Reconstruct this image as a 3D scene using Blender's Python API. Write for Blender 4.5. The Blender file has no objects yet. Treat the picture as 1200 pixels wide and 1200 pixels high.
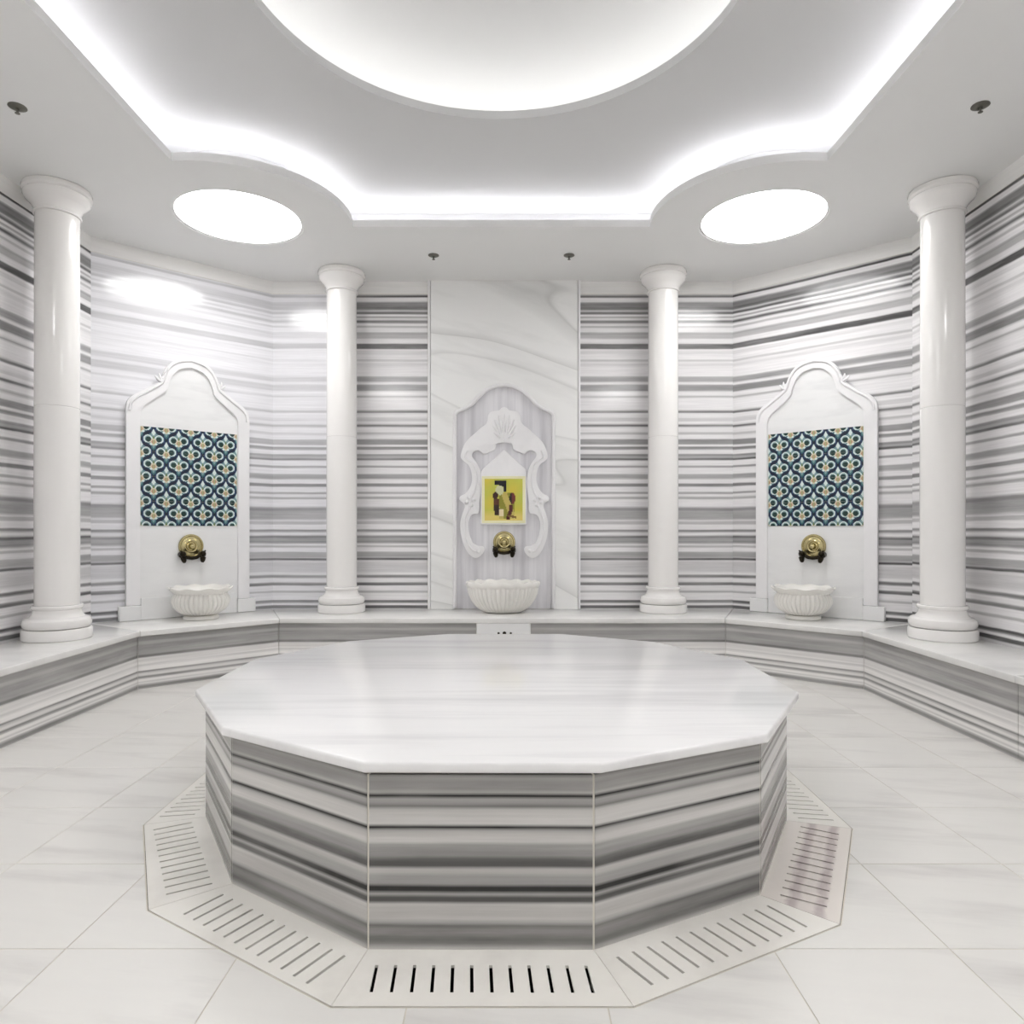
import bpy, bmesh, math, random
from mathutils import Vector, Matrix
from mathutils.geometry import tessellate_polygon

random.seed(7)
SC = bpy.context.scene
COL = SC.collection
PI = math.pi

# ------------------------------------------------------------------ camera, world, exposure
cam_data = bpy.data.cameras.new('camera')
cam_data.sensor_width = 36.0
cam_data.lens = 810.0 / 1200.0 * 36.0
cam_data.shift_x = 2.0 / 1200.0
cam_data.shift_y = 20.0 / 1200.0
cam_data.clip_start = 0.02
cam = bpy.data.objects.new('camera', cam_data)
COL.objects.link(cam)
cam.location = (0.07, 0.0, 1.2)
cam.rotation_euler = (PI / 2, 0, 0)
SC.camera = cam
world = bpy.data.worlds.new('world')
SC.world = world
world.use_nodes = True
world.node_tree.nodes['Background'].inputs[0].default_value = (0.02, 0.02, 0.02, 1)
SC.view_settings.view_transform = 'Standard'
SC.view_settings.look = 'None'
SC.view_settings.gamma = 1.0
SC.view_settings.use_curve_mapping = False
SC.view_settings.exposure = 0.25
SC.cycles.diffuse_bounces = 14
SC.cycles.max_bounces = 16

LED_COVE = 15.0        # radiance of the cove tape
LED_DOME = 16.0        # radiance of the dome tape
LAMP_BACK = 11.5       # radiance of the two round ceiling lights at the back
LAMP_FILL = 18.0      # and of two unseen lights added at the front as fill

# ------------------------------------------------------------------ measures (metres)
ZB = 0.44              # bench top
ZBU = 0.397            # underside of bench top
ZC = 3.557             # lower ceiling
ZU = 3.80              # upper ceiling
ZT = 0.5435            # table top
YC = 3.17              # centre of ceiling opening and of dome
YW = 6.584             # back wall
WX, WDX, WDY = 3.31, 2.19, 5.57   # side wall x, corner of back wall, corner of side wall
YF = -0.9              # front wall


# ------------------------------------------------------------------ helpers
def s2l(c):
    c = c / 255.0
    return c / 12.92 if c <= 0.04045 else ((c + 0.055) / 1.055) ** 2.4


def rgb(r, g, b):
    return (s2l(r), s2l(g), s2l(b), 1.0)


class MB:
    def __init__(self):
        self.v = []
        self.f = []
        self.mi = []

    def add(self, verts, faces, m=0):
        n = len(self.v)
        self.v += [tuple(p) for p in verts]
        self.f += [tuple(i + n for i in f) for f in faces]
        self.mi += [m] * len(faces)

    def box(self, x0, x1, y0, y1, z0, z1, m=0):
        self.add([(x0, y0, z0), (x1, y0, z0), (x1, y1, z0), (x0, y1, z0),
                  (x0, y0, z1), (x1, y0, z1), (x1, y1, z1), (x0, y1, z1)],
                 [(3, 2, 1, 0), (4, 5, 6, 7), (0, 1, 5, 4), (1, 2, 6, 5), (2, 3, 7, 6), (3, 0, 4, 7)], m)

    def prism(self, poly, z0, z1, m=0):
        """poly: list of (x, y), any winding, straight prism along z"""
        a = sum(poly[i][0] * poly[(i + 1) % len(poly)][1] - poly[(i + 1) % len(poly)][0] * poly[i][1]
                for i in range(len(poly)))
        if a < 0:
            poly = poly[::-1]
        n = len(poly)
        vs = [(x, y, z0) for x, y in poly] + [(x, y, z1) for x, y in poly]
        fs = [tuple(range(n - 1, -1, -1)), tuple(range(n, 2 * n))]
        fs += [(i, (i + 1) % n, n + (i + 1) % n, n + i) for i in range(n)]
        self.add(vs, fs, m)

    def plate(self, outer, holes, z0, z1, m=0):
        """flat plate with holes, straight sides"""
        loops = [outer] + holes
        tris = tessellate_polygon([[Vector((x, y, 0)) for x, y in lp] for lp in loops])
        flat = [p for lp in loops for p in lp]
        n = len(flat)
        vs = [(x, y, z0) for x, y in flat] + [(x, y, z1) for x, y in flat]
        fs = []
        for t in tris:
            a, b, c = (flat[i] for i in t)
            up = (b[0] - a[0]) * (c[1] - a[1]) - (b[1] - a[1]) * (c[0] - a[0]) > 0
            t = tuple(t)
            tu = t if up else t[::-1]
            fs.append(tuple(i + n for i in tu))
            fs.append(tu[::-1])
        k = 0
        for lp in loops:
            c = len(lp)
            for i in range(c):
                j = (i + 1) % c
                fs.append((k + i, k + j, k + j + n, k + i + n))
            k += c
        self.add(vs, fs, m)

    def lathe(self, prof, n=48, radial=None, cx=0, cy=0, sy=1.0, m=0):
        """prof: list of (r, z); radial(theta, i, r, z) -> (r, z) optional"""
        vs, fs = [], []
        for i, (r, z) in enumerate(prof):
            for k in range(n):
                a = 2 * PI * k / n
                rr, zz = radial(a, i, r, z) if radial else (r, z)
                vs.append((cx + rr * math.cos(a), cy + sy * rr * math.sin(a), zz))
        for i in range(len(prof) - 1):
            for k in range(n):
                l = (k + 1) % n
                fs.append((i * n + k, i * n + l, (i + 1) * n + l, (i + 1) * n + k))
        fs.append(tuple(range(n - 1, -1, -1)))
        q = (len(prof) - 1) * n
        fs.append(tuple(q + k for k in range(n)))
        self.add(vs, fs, m)

    def tube(self, pts, rads, n=10, m=0):
        pts = [Vector(p) for p in pts]
        vs, fs = [], []
        for i, p in enumerate(pts):
            d = (pts[min(i + 1, len(pts) - 1)] - pts[max(i - 1, 0)]).normalized()
            up = Vector((0, 0, 1)) if abs(d.z) < 0.9 else Vector((0, 1, 0))
            a = d.cross(up).normalized()
            b = a.cross(d).normalized()
            for k in range(n):
                t = 2 * PI * k / n
                vs.append(p + (a * math.cos(t) + b * math.sin(t)) * rads[i])
        for i in range(len(pts) - 1):
            for k in range(n):
                l = (k + 1) % n
                fs.append((i * n + k, i * n + l, (i + 1) * n + l, (i + 1) * n + k))
        fs.append(tuple(range(n - 1, -1, -1)))
        q = (len(pts) - 1) * n
        fs.append(tuple(q + k for k in range(n)))
        self.add(vs, fs, m)

    def ball(self, c, r, n=12, m=0, sz=1.0):
        prof = []
        k = n // 2
        for i in range(k + 1):
            a = -PI / 2 + PI * i / k
            prof.append((max(1e-4, r * math.cos(a)), c[2] + sz * r * math.sin(a)))
        self.lathe(prof, n, cx=c[0], cy=c[1], m=m)

    def mesh(self, name, mats, smooth=None, bevel=0.0, seg=2, xf=None):
        me = bpy.data.meshes.new(name)
        vs = self.v if xf is None else [tuple(xf @ Vector(p)) for p in self.v]
        me.from_pydata(vs, [], self.f)
        for mt in (mats if isinstance(mats, (list, tuple)) else [mats]):
            me.materials.append(mt)
        me.polygons.foreach_set('material_index', self.mi)
        bm = bmesh.new()
        bm.from_mesh(me)
        bmesh.ops.recalc_face_normals(bm, faces=bm.faces)
        if bevel > 0:
            eds = [e for e in bm.edges if len(e.link_faces) == 2 and e.calc_face_angle(0) > 0.4]
            bmesh.ops.bevel(bm, geom=eds, offset=bevel, segments=seg, profile=0.5, affect='EDGES', clamp_overlap=True)
        bm.to_mesh(me)
        bm.free()
        if smooth is not None:
            me.polygons.foreach_set('use_smooth', [True] * len(me.polygons))
            me.set_sharp_from_angle(angle=math.radians(smooth))
        me.update()
        return me

    def build(self, name, mats, parent=None, loc=(0, 0, 0), rot=(0, 0, 0), **kw):
        return obj(name, self.mesh(name, mats, **kw), parent, loc, rot)


def obj(name, me, parent=None, loc=(0, 0, 0), rot=(0, 0, 0)):
    o = bpy.data.objects.new(name, me)
    COL.objects.link(o)
    o.location = loc
    o.rotation_euler = rot
    if parent:
        o.parent = parent
    return o


def tag(o, label, cat, group=None):
    o['label'] = label
    o['category'] = cat
    if group:
        o['group'] = group
    return o


def thing(name, label, cat, loc=(0, 0, 0), rotz=0, group=None):
    o = bpy.data.objects.new(name, None)
    COL.objects.link(o)
    o.location = loc
    o.rotation_euler = (0, 0, rotz)
    o.empty_display_size = 0.1
    return tag(o, label, cat, group)


def struct(o):
    o['kind'] = 'structure'
    return o


def copy_tree(o, parent=None):
    c = o.copy()
    COL.objects.link(c)
    if parent:
        c.parent = parent
    for ch in list(o.children):
        copy_tree(ch, c)
    return c


# ------------------------------------------------------------------ materials
class NT:
    def __init__(self, name):
        self.m = bpy.data.materials.new(name)
        self.m.use_nodes = True
        self.t = self.m.node_tree
        self.b = self.t.nodes['Principled BSDF']

    def n(self, kind, **kw):
        nd = self.t.nodes.new(kind)
        for k, v in kw.items():
            setattr(nd, k, v)
        return nd

    def l(self, a, b):
        self.t.links.new(a, b)

    def math(self, op, a, b=None, c=None, clamp=False):
        nd = self.n('ShaderNodeMath', operation=op, use_clamp=clamp)
        for i, x in enumerate((a, b, c)):
            if x is None:
                continue
            if isinstance(x, (int, float)):
                nd.inputs[i].default_value = x
            else:
                self.l(x, nd.inputs[i])
        return nd.outputs[0]

    def noise(self, vec, scale=(1, 1, 1), detail=4, rough=0.55, off=(0, 0, 0), rotz=0.0, roty=0.0):
        mp = self.n('ShaderNodeMapping')
        mp.inputs['Scale'].default_value = scale
        mp.inputs['Location'].default_value = off
        mp.inputs['Rotation'].default_value = (0, 0, 0)
        if rotz or roty:
            m0 = self.n('ShaderNodeMapping')
            m0.inputs['Rotation'].default_value = (0, roty, rotz)
            self.l(vec, m0.inputs['Vector'])
            vec = m0.outputs[0]
        self.l(vec, mp.inputs['Vector'])
        nz = self.n('ShaderNodeTexNoise')
        nz.inputs['Scale'].default_value = 1.0
        nz.inputs['Detail'].default_value = detail
        nz.inputs['Roughness'].default_value = rough
        self.l(mp.outputs[0], nz.inputs['Vector'])
        return nz.outputs[0]

    def ramp(self, fac, stops, interp='LINEAR'):
        r = self.n('ShaderNodeValToRGB')
        cr = r.color_ramp
        cr.interpolation = interp
        while len(cr.elements) > 1:
            cr.elements.remove(cr.elements[-1])
        for i, (p, c) in enumerate(stops):
            e = cr.elements[0] if i == 0 else cr.elements.new(p)
            e.position = p
            e.color = c if isinstance(c, (tuple, list)) else (c, c, c, 1)
        self.l(fac, r.inputs[0])
        return r.outputs[0]

    def mix(self, fac, a, b):
        nd = self.n('ShaderNodeMix', data_type='RGBA')
        if isinstance(fac, (int, float)):
            nd.inputs[0].default_value = fac
        else:
            self.l(fac, nd.inputs[0])
        for i, x in ((6, a), (7, b)):
            if isinstance(x, (tuple, list)):
                nd.inputs[i].default_value = x
            else:
                self.l(x, nd.inputs[i])
        return nd.outputs[2]


def plain(name, c, rough=0.5, metal=0.0, spec=0.5, nz=0.04, sc=6.0):
    t = NT(name)
    tc = t.n('ShaderNodeTexCoord')
    f = t.noise(tc.outputs['Object'], (sc, sc, sc), 4)
    hi = tuple(min(1, x * (1 + nz)) for x in c[:3]) + (1,)
    lo = tuple(x * (1 - nz) for x in c[:3]) + (1,)
    t.l(t.mix(f, lo, hi), t.b.inputs['Base Color'])
    t.b.inputs['Roughness'].default_value = rough
    t.b.inputs['Metallic'].default_value = metal
    t.b.inputs['Specular IOR Level'].default_value = spec
    return t.m


def emit(name, c, strength):
    t = NT(name)
    t.b.inputs['Base Color'].default_value = (0.8, 0.8, 0.8, 1)
    t.b.inputs['Emission Color'].default_value = c
    t.b.inputs['Emission Strength'].default_value = strength
    return t.m


def white_marble(name, base, vein, scale, lo=0.5, hi=0.8, rough=0.18, rotz=0.0, rnd=False, amt=1.0, fine=0.25):
    """polished white marble with faint drawn-out grey veins"""
    t = NT(name)
    tc = t.n('ShaderNodeTexCoord')
    vec = tc.outputs['Object']
    if rnd:
        oi = t.n('ShaderNodeObjectInfo')
        vm = t.n('ShaderNodeVectorMath', operation='SCALE')
        vm.inputs[0].default_value = (37.0, 71.0, 13.0)
        t.l(oi.outputs['Random'], vm.inputs['Scale'])
        va = t.n('ShaderNodeVectorMath', operation='ADD')
        t.l(vec, va.inputs[0])
        t.l(vm.outputs[0], va.inputs[1])
        vec = va.outputs[0]
    n1 = t.noise(vec, scale, 5, 0.6, rotz=rotz)
    n2 = t.noise(vec, tuple(s * 4 for s in scale), 4, 0.6, (3, 1, 7), rotz=rotz)
    v = t.ramp(n1, [(0, 0), (lo, 0), (hi, 1), (1, 1)])
    v = t.math('ADD', t.math('MULTIPLY', v, 1 - fine), t.math('MULTIPLY', n2, fine))
    v = t.math('MULTIPLY', v, amt, clamp=True)
    t.l(t.mix(v, base, vein), t.b.inputs['Base Color'])
    t.b.inputs['Roughness'].default_value = rough
    return t.m


def stained(name, base, stain, mid, nrm):
    """marble with two worn, stained tracks running along the piece; mid and nrm lie in the piece's own frame"""
    t = NT(name)
    tc = t.n('ShaderNodeTexCoord')
    vec = tc.outputs['Object']
    dp = t.n('ShaderNodeVectorMath', operation='DOT_PRODUCT')
    dp.inputs[1].default_value = (nrm[0], nrm[1], 0)
    t.l(vec, dp.inputs[0])
    d = t.math('SUBTRACT', dp.outputs['Value'], mid[0] * nrm[0] + mid[1] * nrm[1])
    nz = t.noise(vec, (14, 14, 14), 4, 0.6)
    d = t.math('ADD', d, t.math('MULTIPLY', t.math('SUBTRACT', nz, .5), .035))
    tr = t.ramp(t.math('DIVIDE', d, 0.25, clamp=True), [(0, .1), (.28, .15), (.36, .9), (.42, .8), (.48, .3), (.62, .3), (.68, .85), (.74, .8), (.80, .12), (1, .05)])
    v = t.math('MULTIPLY', tr, t.math('ADD', nz, .35), clamp=True)
    t.l(t.mix(v, base, stain), t.b.inputs['Base Color'])
    t.b.inputs['Roughness'].default_value = 0.35
    return t.m


def veined_marble(name, base, vein, rough=0.15):
    """white slab with a few thin grey veins running down to the right and soft clouds along them"""
    t = NT(name)
    tc = t.n('ShaderNodeTexCoord')
    vec = tc.outputs['Object']
    a = t.noise(vec, (0.22, 1, 1.15), 1.5, 0.4, (2.3, 0, 0.4), roty=-0.36)
    thin = t.ramp(a, [(0, 0), (.455, 0), (.497, .6), (.50, 1), (.505, .1), (.56, 0), (.60, 0), (.618, .6), (.622, 0), (1, 0)])
    b = t.noise(vec, (0.6, 1, 3.5), 5, 0.6, (7, 0, 3), roty=-0.33)
    cloud = t.ramp(b, [(0, 0), (.5, 0), (.8, .6), (1, .6)])
    v = t.math('ADD', t.math('MULTIPLY', thin, .5), t.math('MULTIPLY', cloud, .6), clamp=True)
    t.l(t.mix(v, base, vein), t.b.inputs['Base Color'])
    t.b.inputs['Roughness'].default_value = rough
    return t.m


LIGHT_GREY = 234


def profile(bands, z):
    """perceptual darkness 0..1 at height z: every band is (z, half width, darkness)"""
    d = 0.0
    for zc, hw, k in bands:
        e = abs(z - zc)
        soft = max(0.006, hw * 0.35)
        w = 1.0 if e < hw - soft * 0.5 else max(0.0, 1 - (e - hw + soft * 0.5) / (soft * 1.2))
        d = max(d, k * w)
    return d


def striped(name, bands, z0, z1, step=0.01, k=1.0, warp=0.006, rough=0.13, light=LIGHT_GREY, dark=78,
            tint=(1.0, 0.985, 0.995), pale=None, zoff=0.0, seed=0.0, spec=0.5):
    """layered grey and white marble: reflectance follows the height of the beds, drawn with chained ramps"""
    t = NT(name)
    tc = t.n('ShaderNodeTexCoord')
    sep = t.n('ShaderNodeSeparateXYZ')
    t.l(tc.outputs['Object'], sep.inputs[0])
    vec = tc.outputs['Object']
    w1 = t.noise(vec, (0.7, 0.7, 2.0), 3, 0.5, (seed, seed, 0))
    w2 = t.noise(vec, (4, 4, 14), 3, 0.5, (seed + 5, 2, 0))
    z = t.math('ADD', sep.outputs[2], t.math('MULTIPLY', t.math('SUBTRACT', w1, 0.5), warp * 3.0))
    z = t.math('ADD', z, t.math('MULTIPLY', t.math('SUBTRACT', w2, 0.5), warp * 0.9))
    z = t.math('ADD', z, zoff)

    def refl(zz):
        return s2l(light - (light - dark) * profile(bands, zz))
    chunk = step * 30
    total = None
    zc = z0
    first = refl(z0)
    while zc < z1 - 1e-6:
        fac = t.math('DIVIDE', t.math('SUBTRACT', z, zc), chunk, clamp=True)
        base = refl(zc)
        st = [(i / 30.0, 0.5 + 0.5 * (refl(zc + i * step) - base)) for i in range(31)]
        r = t.math('MULTIPLY_ADD', t.ramp(fac, st), 2.0, -1.0)
        total = r if total is None else t.math('ADD', total, r)
        zc += chunk
    total = t.math('ADD', total, first)
    L = s2l(light)
    # wispy breaks along the beds
    n3 = t.noise(vec, (1.1, 1.1, 9.0), 5, 0.6, (seed + 9, 4, 1))
    n4 = t.noise(vec, (2.0, 2.0, 70.0), 4, 0.65, (seed + 1, 8, 3))
    con = t.math('MULTIPLY_ADD', n3, 0.9, 0.55 * k + 0.0)
    con = t.math('MULTIPLY', con, k)
    con = t.math('MINIMUM', con, 1.15)
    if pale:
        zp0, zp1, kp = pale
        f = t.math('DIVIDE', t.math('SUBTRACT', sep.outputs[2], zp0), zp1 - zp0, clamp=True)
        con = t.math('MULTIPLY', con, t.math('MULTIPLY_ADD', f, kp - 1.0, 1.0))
    val = t.math('MULTIPLY_ADD', t.math('SUBTRACT', total, L), con, L)
    val = t.math('MULTIPLY', val, t.math('MULTIPLY_ADD', n4, 0.42, 0.79))
    val = t.math('MAXIMUM', val, 0.02)
    cm = t.n('ShaderNodeCombineColor')
    for i in range(3):
        t.l(t.math('MULTIPLY', val, tint[i]), cm.inputs[i])
    t.l(cm.outputs[0], t.b.inputs['Base Color'])
    t.b.inputs['Roughness'].default_value = rough
    t.b.inputs['Specular IOR Level'].default_value = spec
    return t.m


def attr_mat(name, rough=0.15):
    t = NT(name)
    a = t.n('ShaderNodeAttribute')
    a.attribute_name = 'Print'
    t.l(a.outputs['Color'], t.b.inputs['Base Color'])
    t.b.inputs['Roughness'].default_value = rough
    return t.m


# the beds of the wall marble, measured from the photograph: pixel row v/6 below a start row
def wz(row):
    return 1.2 + (620 - row) * 0.008128


WALL = []
for v, hw, k in [(133, 8, .75), (203, 28, .55), (215, 8, .65), (250, 8, .72), (280, 6, .42), (312, 10, .72), (348, 6, .28),
                 (410, 20, .30), (395, 6, .4), (485, 18, .75), (530, 10, .08), (585, 5, .22), (615, 10, .1), (717, 18, .42),
                 (778, 22, .5), (840, 6, .38), (945, 8, .62), (1000, 12, .15), (1043, 9, .62), (1098, 7, .28),
                 (1157, 18, .5), (1195, 5, .42)]:
    WALL.append((wz(325 + v / 6), hw / 6 * .008128, k))
for v, hw, k in [(30, 10, .55), (80, 8, .5), (95, 14, .35), (110, 7, .68), (160, 7, .42), (230, 16, .4), (290, 10, .55),
                 (345, 7, .36), (380, 7, .38), (490, 42, .38), (460, 9, .52), (555, 12, .25), (612, 9, .52),
                 (655, 9, .62), (675, 25, .4), (690, 6, .5), (722, 8, .26), (780, 20, .36), (812, 7, .75), (865, 35, .15),
                 (932, 8, .62), (985, 9, .68), (1040, 6, .3), (1108, 9, .72), (1147, 11, .75), (1180, 20, .2)]:
    WALL.append((wz(520 + v / 6), hw / 6 * .008128, k))

TABLE = []
for a, b, k in [(60, 95, .5), (95, 165, .38), (176, 197, .9), (205, 232, .36), (240, 260, .55), (265, 340, .12),  # first band puts the slab's shade into the stripe colour
                (345, 361, .95), (365, 392, .3), (392, 432, .12), (438, 470, .36), (470, 512, .42), (515, 567, .66),
                (570, 602, .22), (602, 655, .34), (660, 690, .8), (692, 703, .45), (704, 750, .68), (755, 832, .2),
                (832, 850, .36), (850, 872, .62), (872, 918, .5), (918, 962, .66), (964, 990, .3)]:
    ra, rb = 890 + a / 4.444, 890 + b / 4.444
    za, zb = 1.2 - (ra - 620) * 1.968 / 810, 1.2 - (rb - 620) * 1.968 / 810
    TABLE.append(((za + zb) / 2, abs(za - zb) / 2, k))

RISER = []
for a, b, k in [(0, .1, .5), (.1, .16, .34), (.16, .26, .46), (.26, .36, .4), (.36, .41, .62), (.41, .5, .1), (.53, .57, .16),
                (.66, .695, .62), (.70, .76, .08), (.765, .80, .6), (.87, .89, .2), (.925, 1.0, .55)]:
    RISER.append((ZBU * (1 - (a + b) / 2), ZBU * (b - a) / 2, k))

M = {}
M['wall'] = striped('striped_marble', WALL, ZB, 3.46, k=1.0, warp=0.004, spec=.4)
M['wall_side'] = striped('striped_marble_side', WALL, ZB, 3.46, k=1.04, warp=0.010, seed=14.0, zoff=-0.012, spec=.4)
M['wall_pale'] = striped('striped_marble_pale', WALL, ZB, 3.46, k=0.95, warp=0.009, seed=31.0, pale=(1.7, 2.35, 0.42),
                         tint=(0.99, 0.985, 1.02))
M['wall_diag'] = striped('striped_marble_angled', WALL, ZB, 3.46, k=1.05, warp=0.010, seed=52.0, spec=.3)
M['table_side'] = striped('striped_marble_table', TABLE, 0.0, 0.60, k=1.08, warp=0.0025, light=226, dark=66,
                          tint=(1.0, 0.975, 0.945), seed=3.0, rough=0.25, spec=0.35)
M['riser'] = striped('striped_marble_riser', RISER, 0.0, 0.42, k=1.0, warp=0.003, light=240, dark=74,
                     tint=(1.0, 0.98, 0.965), seed=8.0, rough=0.2)
M['plaster'] = plain('white_plaster', rgb(232, 232, 231), 0.7, nz=0.015, sc=2.0)
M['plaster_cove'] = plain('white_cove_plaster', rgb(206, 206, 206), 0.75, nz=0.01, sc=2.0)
M['crown'] = white_marble('white_marble_band', rgb(244, 243, 241), rgb(226, 225, 224), (0.9, 0.9, 12), .45, .8, 0.3)
M['column'] = white_marble('white_marble_column', rgb(243, 241, 239), rgb(224, 222, 220), (0.8, 0.8, 0.5), .5, .9, 0.13, fine=.1)
M['panel'] = white_marble('white_marble_panel', rgb(240, 240, 240), rgb(192, 192, 194), (0.55, 0.55, 2.4), .52, .78, 0.15)
M['surround'] = veined_marble('veined_white_marble', rgb(240, 240, 239), rgb(176, 176, 174))
M['niche'] = white_marble('grey_veined_marble', rgb(236, 235, 238), rgb(178, 176, 182), (9.0, 2.0, 0.4), .42, .78, 0.2)
M['carved'] = white_marble('carved_white_marble', rgb(240, 239, 240), rgb(220, 219, 221), (3, 3, 1.5), .5, .85, 0.35)
M['basin'] = white_marble('white_marble_basin', rgb(240, 238, 233), rgb(220, 218, 214), (2.5, 2.5, 1.5), .5, .85, 0.22)
M['top'] = white_marble('white_marble_top', rgb(240, 239, 239), rgb(200, 199, 201), (0.55, 7.0, 1.0), .50, .78, 0.16, amt=.8)
M['bench_top'] = white_marble('white_marble_bench', rgb(238, 237, 235), rgb(206, 205, 204), (1.2, 2.2, 1.0), .46, .8, 0.14)
M['tile'] = white_marble('white_marble_floor', rgb(232, 230, 226), rgb(192, 188, 187), (0.9, 5.2, 1.0), .52, .78, 0.22,
                         rotz=0.16, rnd=True, fine=.2, amt=.72)
M['drain'] = white_marble('white_marble_drain', rgb(236, 233, 227), rgb(212, 208, 202), (3, 3, 1), .48, .8, 0.35, rnd=True)
M['drain_worn'] = stained('stained_marble_drain', rgb(232, 226, 219), rgb(168, 152, 154), (1.048, -0.588), (0.877, -0.48))
M['grout'] = plain('beige_grout', rgb(206, 200, 188), 0.8, nz=0.1, sc=20)
M['joint'] = plain('pale_joint_filler', rgb(222, 218, 208), 0.7, nz=0.05, sc=20)
M['gap_shade'] = plain('dark_gap_shade', rgb(84, 78, 66), 0.8, nz=0.2, sc=14)  # dark colour standing for the shade under the table top
M['trench'] = plain('dark_trench', rgb(28, 26, 22), 0.9, nz=0.2, sc=9)
M['brass'] = plain('polished_brass', rgb(196, 184, 138), 0.25, 1.0, nz=0.1, sc=30)
M['bronze'] = plain('blackened_bronze', rgb(40, 33, 22), 0.3, 0.7, nz=0.2, sc=30)
M['steel'] = plain('dull_steel', rgb(110, 108, 100), 0.45, 0.6, nz=0.1, sc=40)
M['print'] = attr_mat('glazed_print', 0.2)
M['led_cove'] = emit('cove_led', (0.965, 0.955, 1.0, 1), LED_COVE)
M['led_dome'] = emit('dome_led', (1.0, 0.99, 0.965, 1), LED_DOME)
M['lamp'] = emit('lamp_diffuser', (1.0, 1.0, 0.995, 1), LAMP_BACK)
M['lamp_fill'] = emit('lamp_diffuser_fill', (1.0, 1.0, 0.995, 1), LAMP_FILL)


# ------------------------------------------------------------------ room shell
def wall(name, p0, p1, panels, z0=0.0, z1=ZC + 0.3, gap=0.003):
    """p0 -> p1 with the room on its right; panels: (t0, t1, z0, z1, material)"""
    p0, p1 = Vector(p0), Vector(p1)
    d = (p1 - p0).normalized()
    L = (p1 - p0).length
    nrm = Vector((d.y, -d.x))
    mb = MB()
    a, b = p0 - nrm * 0.0025, p1 - nrm * 0.0025
    e0, e1 = a - d * 0.05, b + d * 0.05
    mb.prism([tuple(e0), tuple(e1), tuple(e1 - nrm * 0.12), tuple(e0 - nrm * 0.12)], z0, z1)
    w = struct(mb.build(name, M['joint']))
    for t0, t1, pz0, pz1, mt in panels:
        q0 = p0 + d * (t0 * L + (gap if t0 > 0 else 0.0))
        q1 = p0 + d * (t1 * L - (gap if t1 < 1 else 0.0))
        pm = MB()
        pm.prism([tuple(q0), tuple(q1), tuple(q1 - nrm * 0.021), tuple(q0 - nrm * 0.021)], pz0, pz1)
        pm.build('wall_panel', mt, w)
    return w


ZBAND = 3.437
lower = ZB - 0.02
BL, BR = (-WDX, YW), (WDX, YW)
SL, SR = (-WX, WDY), (WX, WDY)
FL, FR = (-WX, YF + 0.9), (WX, YF + 0.9)
GL, GR = (-WX + 0.9, YF), (WX - 0.9, YF)


def fx(x):
    return (x + WDX) / (2 * WDX)


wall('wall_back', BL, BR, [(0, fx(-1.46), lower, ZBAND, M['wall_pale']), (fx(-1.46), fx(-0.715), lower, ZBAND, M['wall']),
                           (fx(0.722), fx(1.46), lower, ZBAND, M['wall']), (fx(1.46), 1, lower, ZBAND, M['wall'])])
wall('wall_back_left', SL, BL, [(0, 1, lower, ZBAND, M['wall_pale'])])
wall('wall_back_right', BR, SR, [(0, 1, lower, ZBAND, M['wall_diag'])])
wall('wall_left', FL, SL, [(0, .3, lower, ZBAND, M['wall_side']), (.3, .6, lower, ZBAND, M['wall_side']),
                           (.6, .9, lower, ZBAND, M['wall_side']), (.9, 1, lower, ZBAND, M['wall_side'])])
wall('wall_right', SR, FR, [(0, .1, lower, ZBAND, M['wall_side']), (.1, .4, lower, ZBAND, M['wall_side']),
                            (.4, .7, lower, ZBAND, M['wall_side']), (.7, 1, lower, ZBAND, M['wall_side'])])
wall('wall_front_left', GL, FL, [(0, 1, 0, ZBAND, M['panel'])])
wall('wall_front_right', FR, GR, [(0, 1, 0, ZBAND, M['panel'])])
wall('wall_front', GR, GL, [(0, .5, 0, ZBAND, M['panel']), (.5, 1, 0, ZBAND, M['panel'])])

# white band under the ceiling, one length per wall
trims = [((-WDX, YW), (-0.715, YW)), ((0.722, YW), (WDX, YW)), (SL, BL), (BR, SR), (FL, SL), (SR, FR)]
for i, (a, b) in enumerate(trims):
    a, b = Vector(a), Vector(b)
    d = (b - a).normalized()
    nrm = Vector((d.y, -d.x))
    mb = MB()
    mb.prism([tuple(a + nrm * .004), tuple(b + nrm * .004), tuple(b - nrm * .02), tuple(a - nrm * .02)], ZBAND + .004, ZC)
    struct(mb.build('trim_%d' % (i + 1), M['crown']))

# lower ceiling plate with its notched opening and the holes of the round lights
LX, LYB, LR, NR = 1.99, 5.26, 0.47, 0.84
LYF = 2 * YC - LYB
HX, HYB = 2.10, 5.39 - YC


def circle(cx, cy, r, n=64):
    return [(cx + r * math.cos(2 * PI * k / n), cy + r * math.sin(2 * PI * k / n)) for k in range(n)]


def opening(off=0.0, n=24):
    """outline of the opening pushed outwards by off: a rectangle whose corners are bitten by arcs"""
    hx, hy, r = HX + off, HYB + off, NR - off
    cx, cy = LX, LYB - YC
    # arc in the +x +y corner, from (hx, y) to (x, hy)
    y1 = cy - math.sqrt(r * r - (hx - cx) ** 2)
    x1 = cx - math.sqrt(r * r - (hy - cy) ** 2)
    a0 = math.atan2(y1 - cy, hx - cx)
    a1 = math.atan2(hy - cy, x1 - cx) - 2 * PI
    q = [(cx + r * math.cos(a0 + (a1 - a0) * k / n), cy + r * math.sin(a0 + (a1 - a0) * k / n)) for k in range(n + 1)]
    pts = q + [(-x, y) for x, y in q[::-1]] + [(-x, -y) for x, y in q] + [(x, -y) for x, y in q[::-1]]
    return [(x, y + YC) for x, y in pts]


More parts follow.
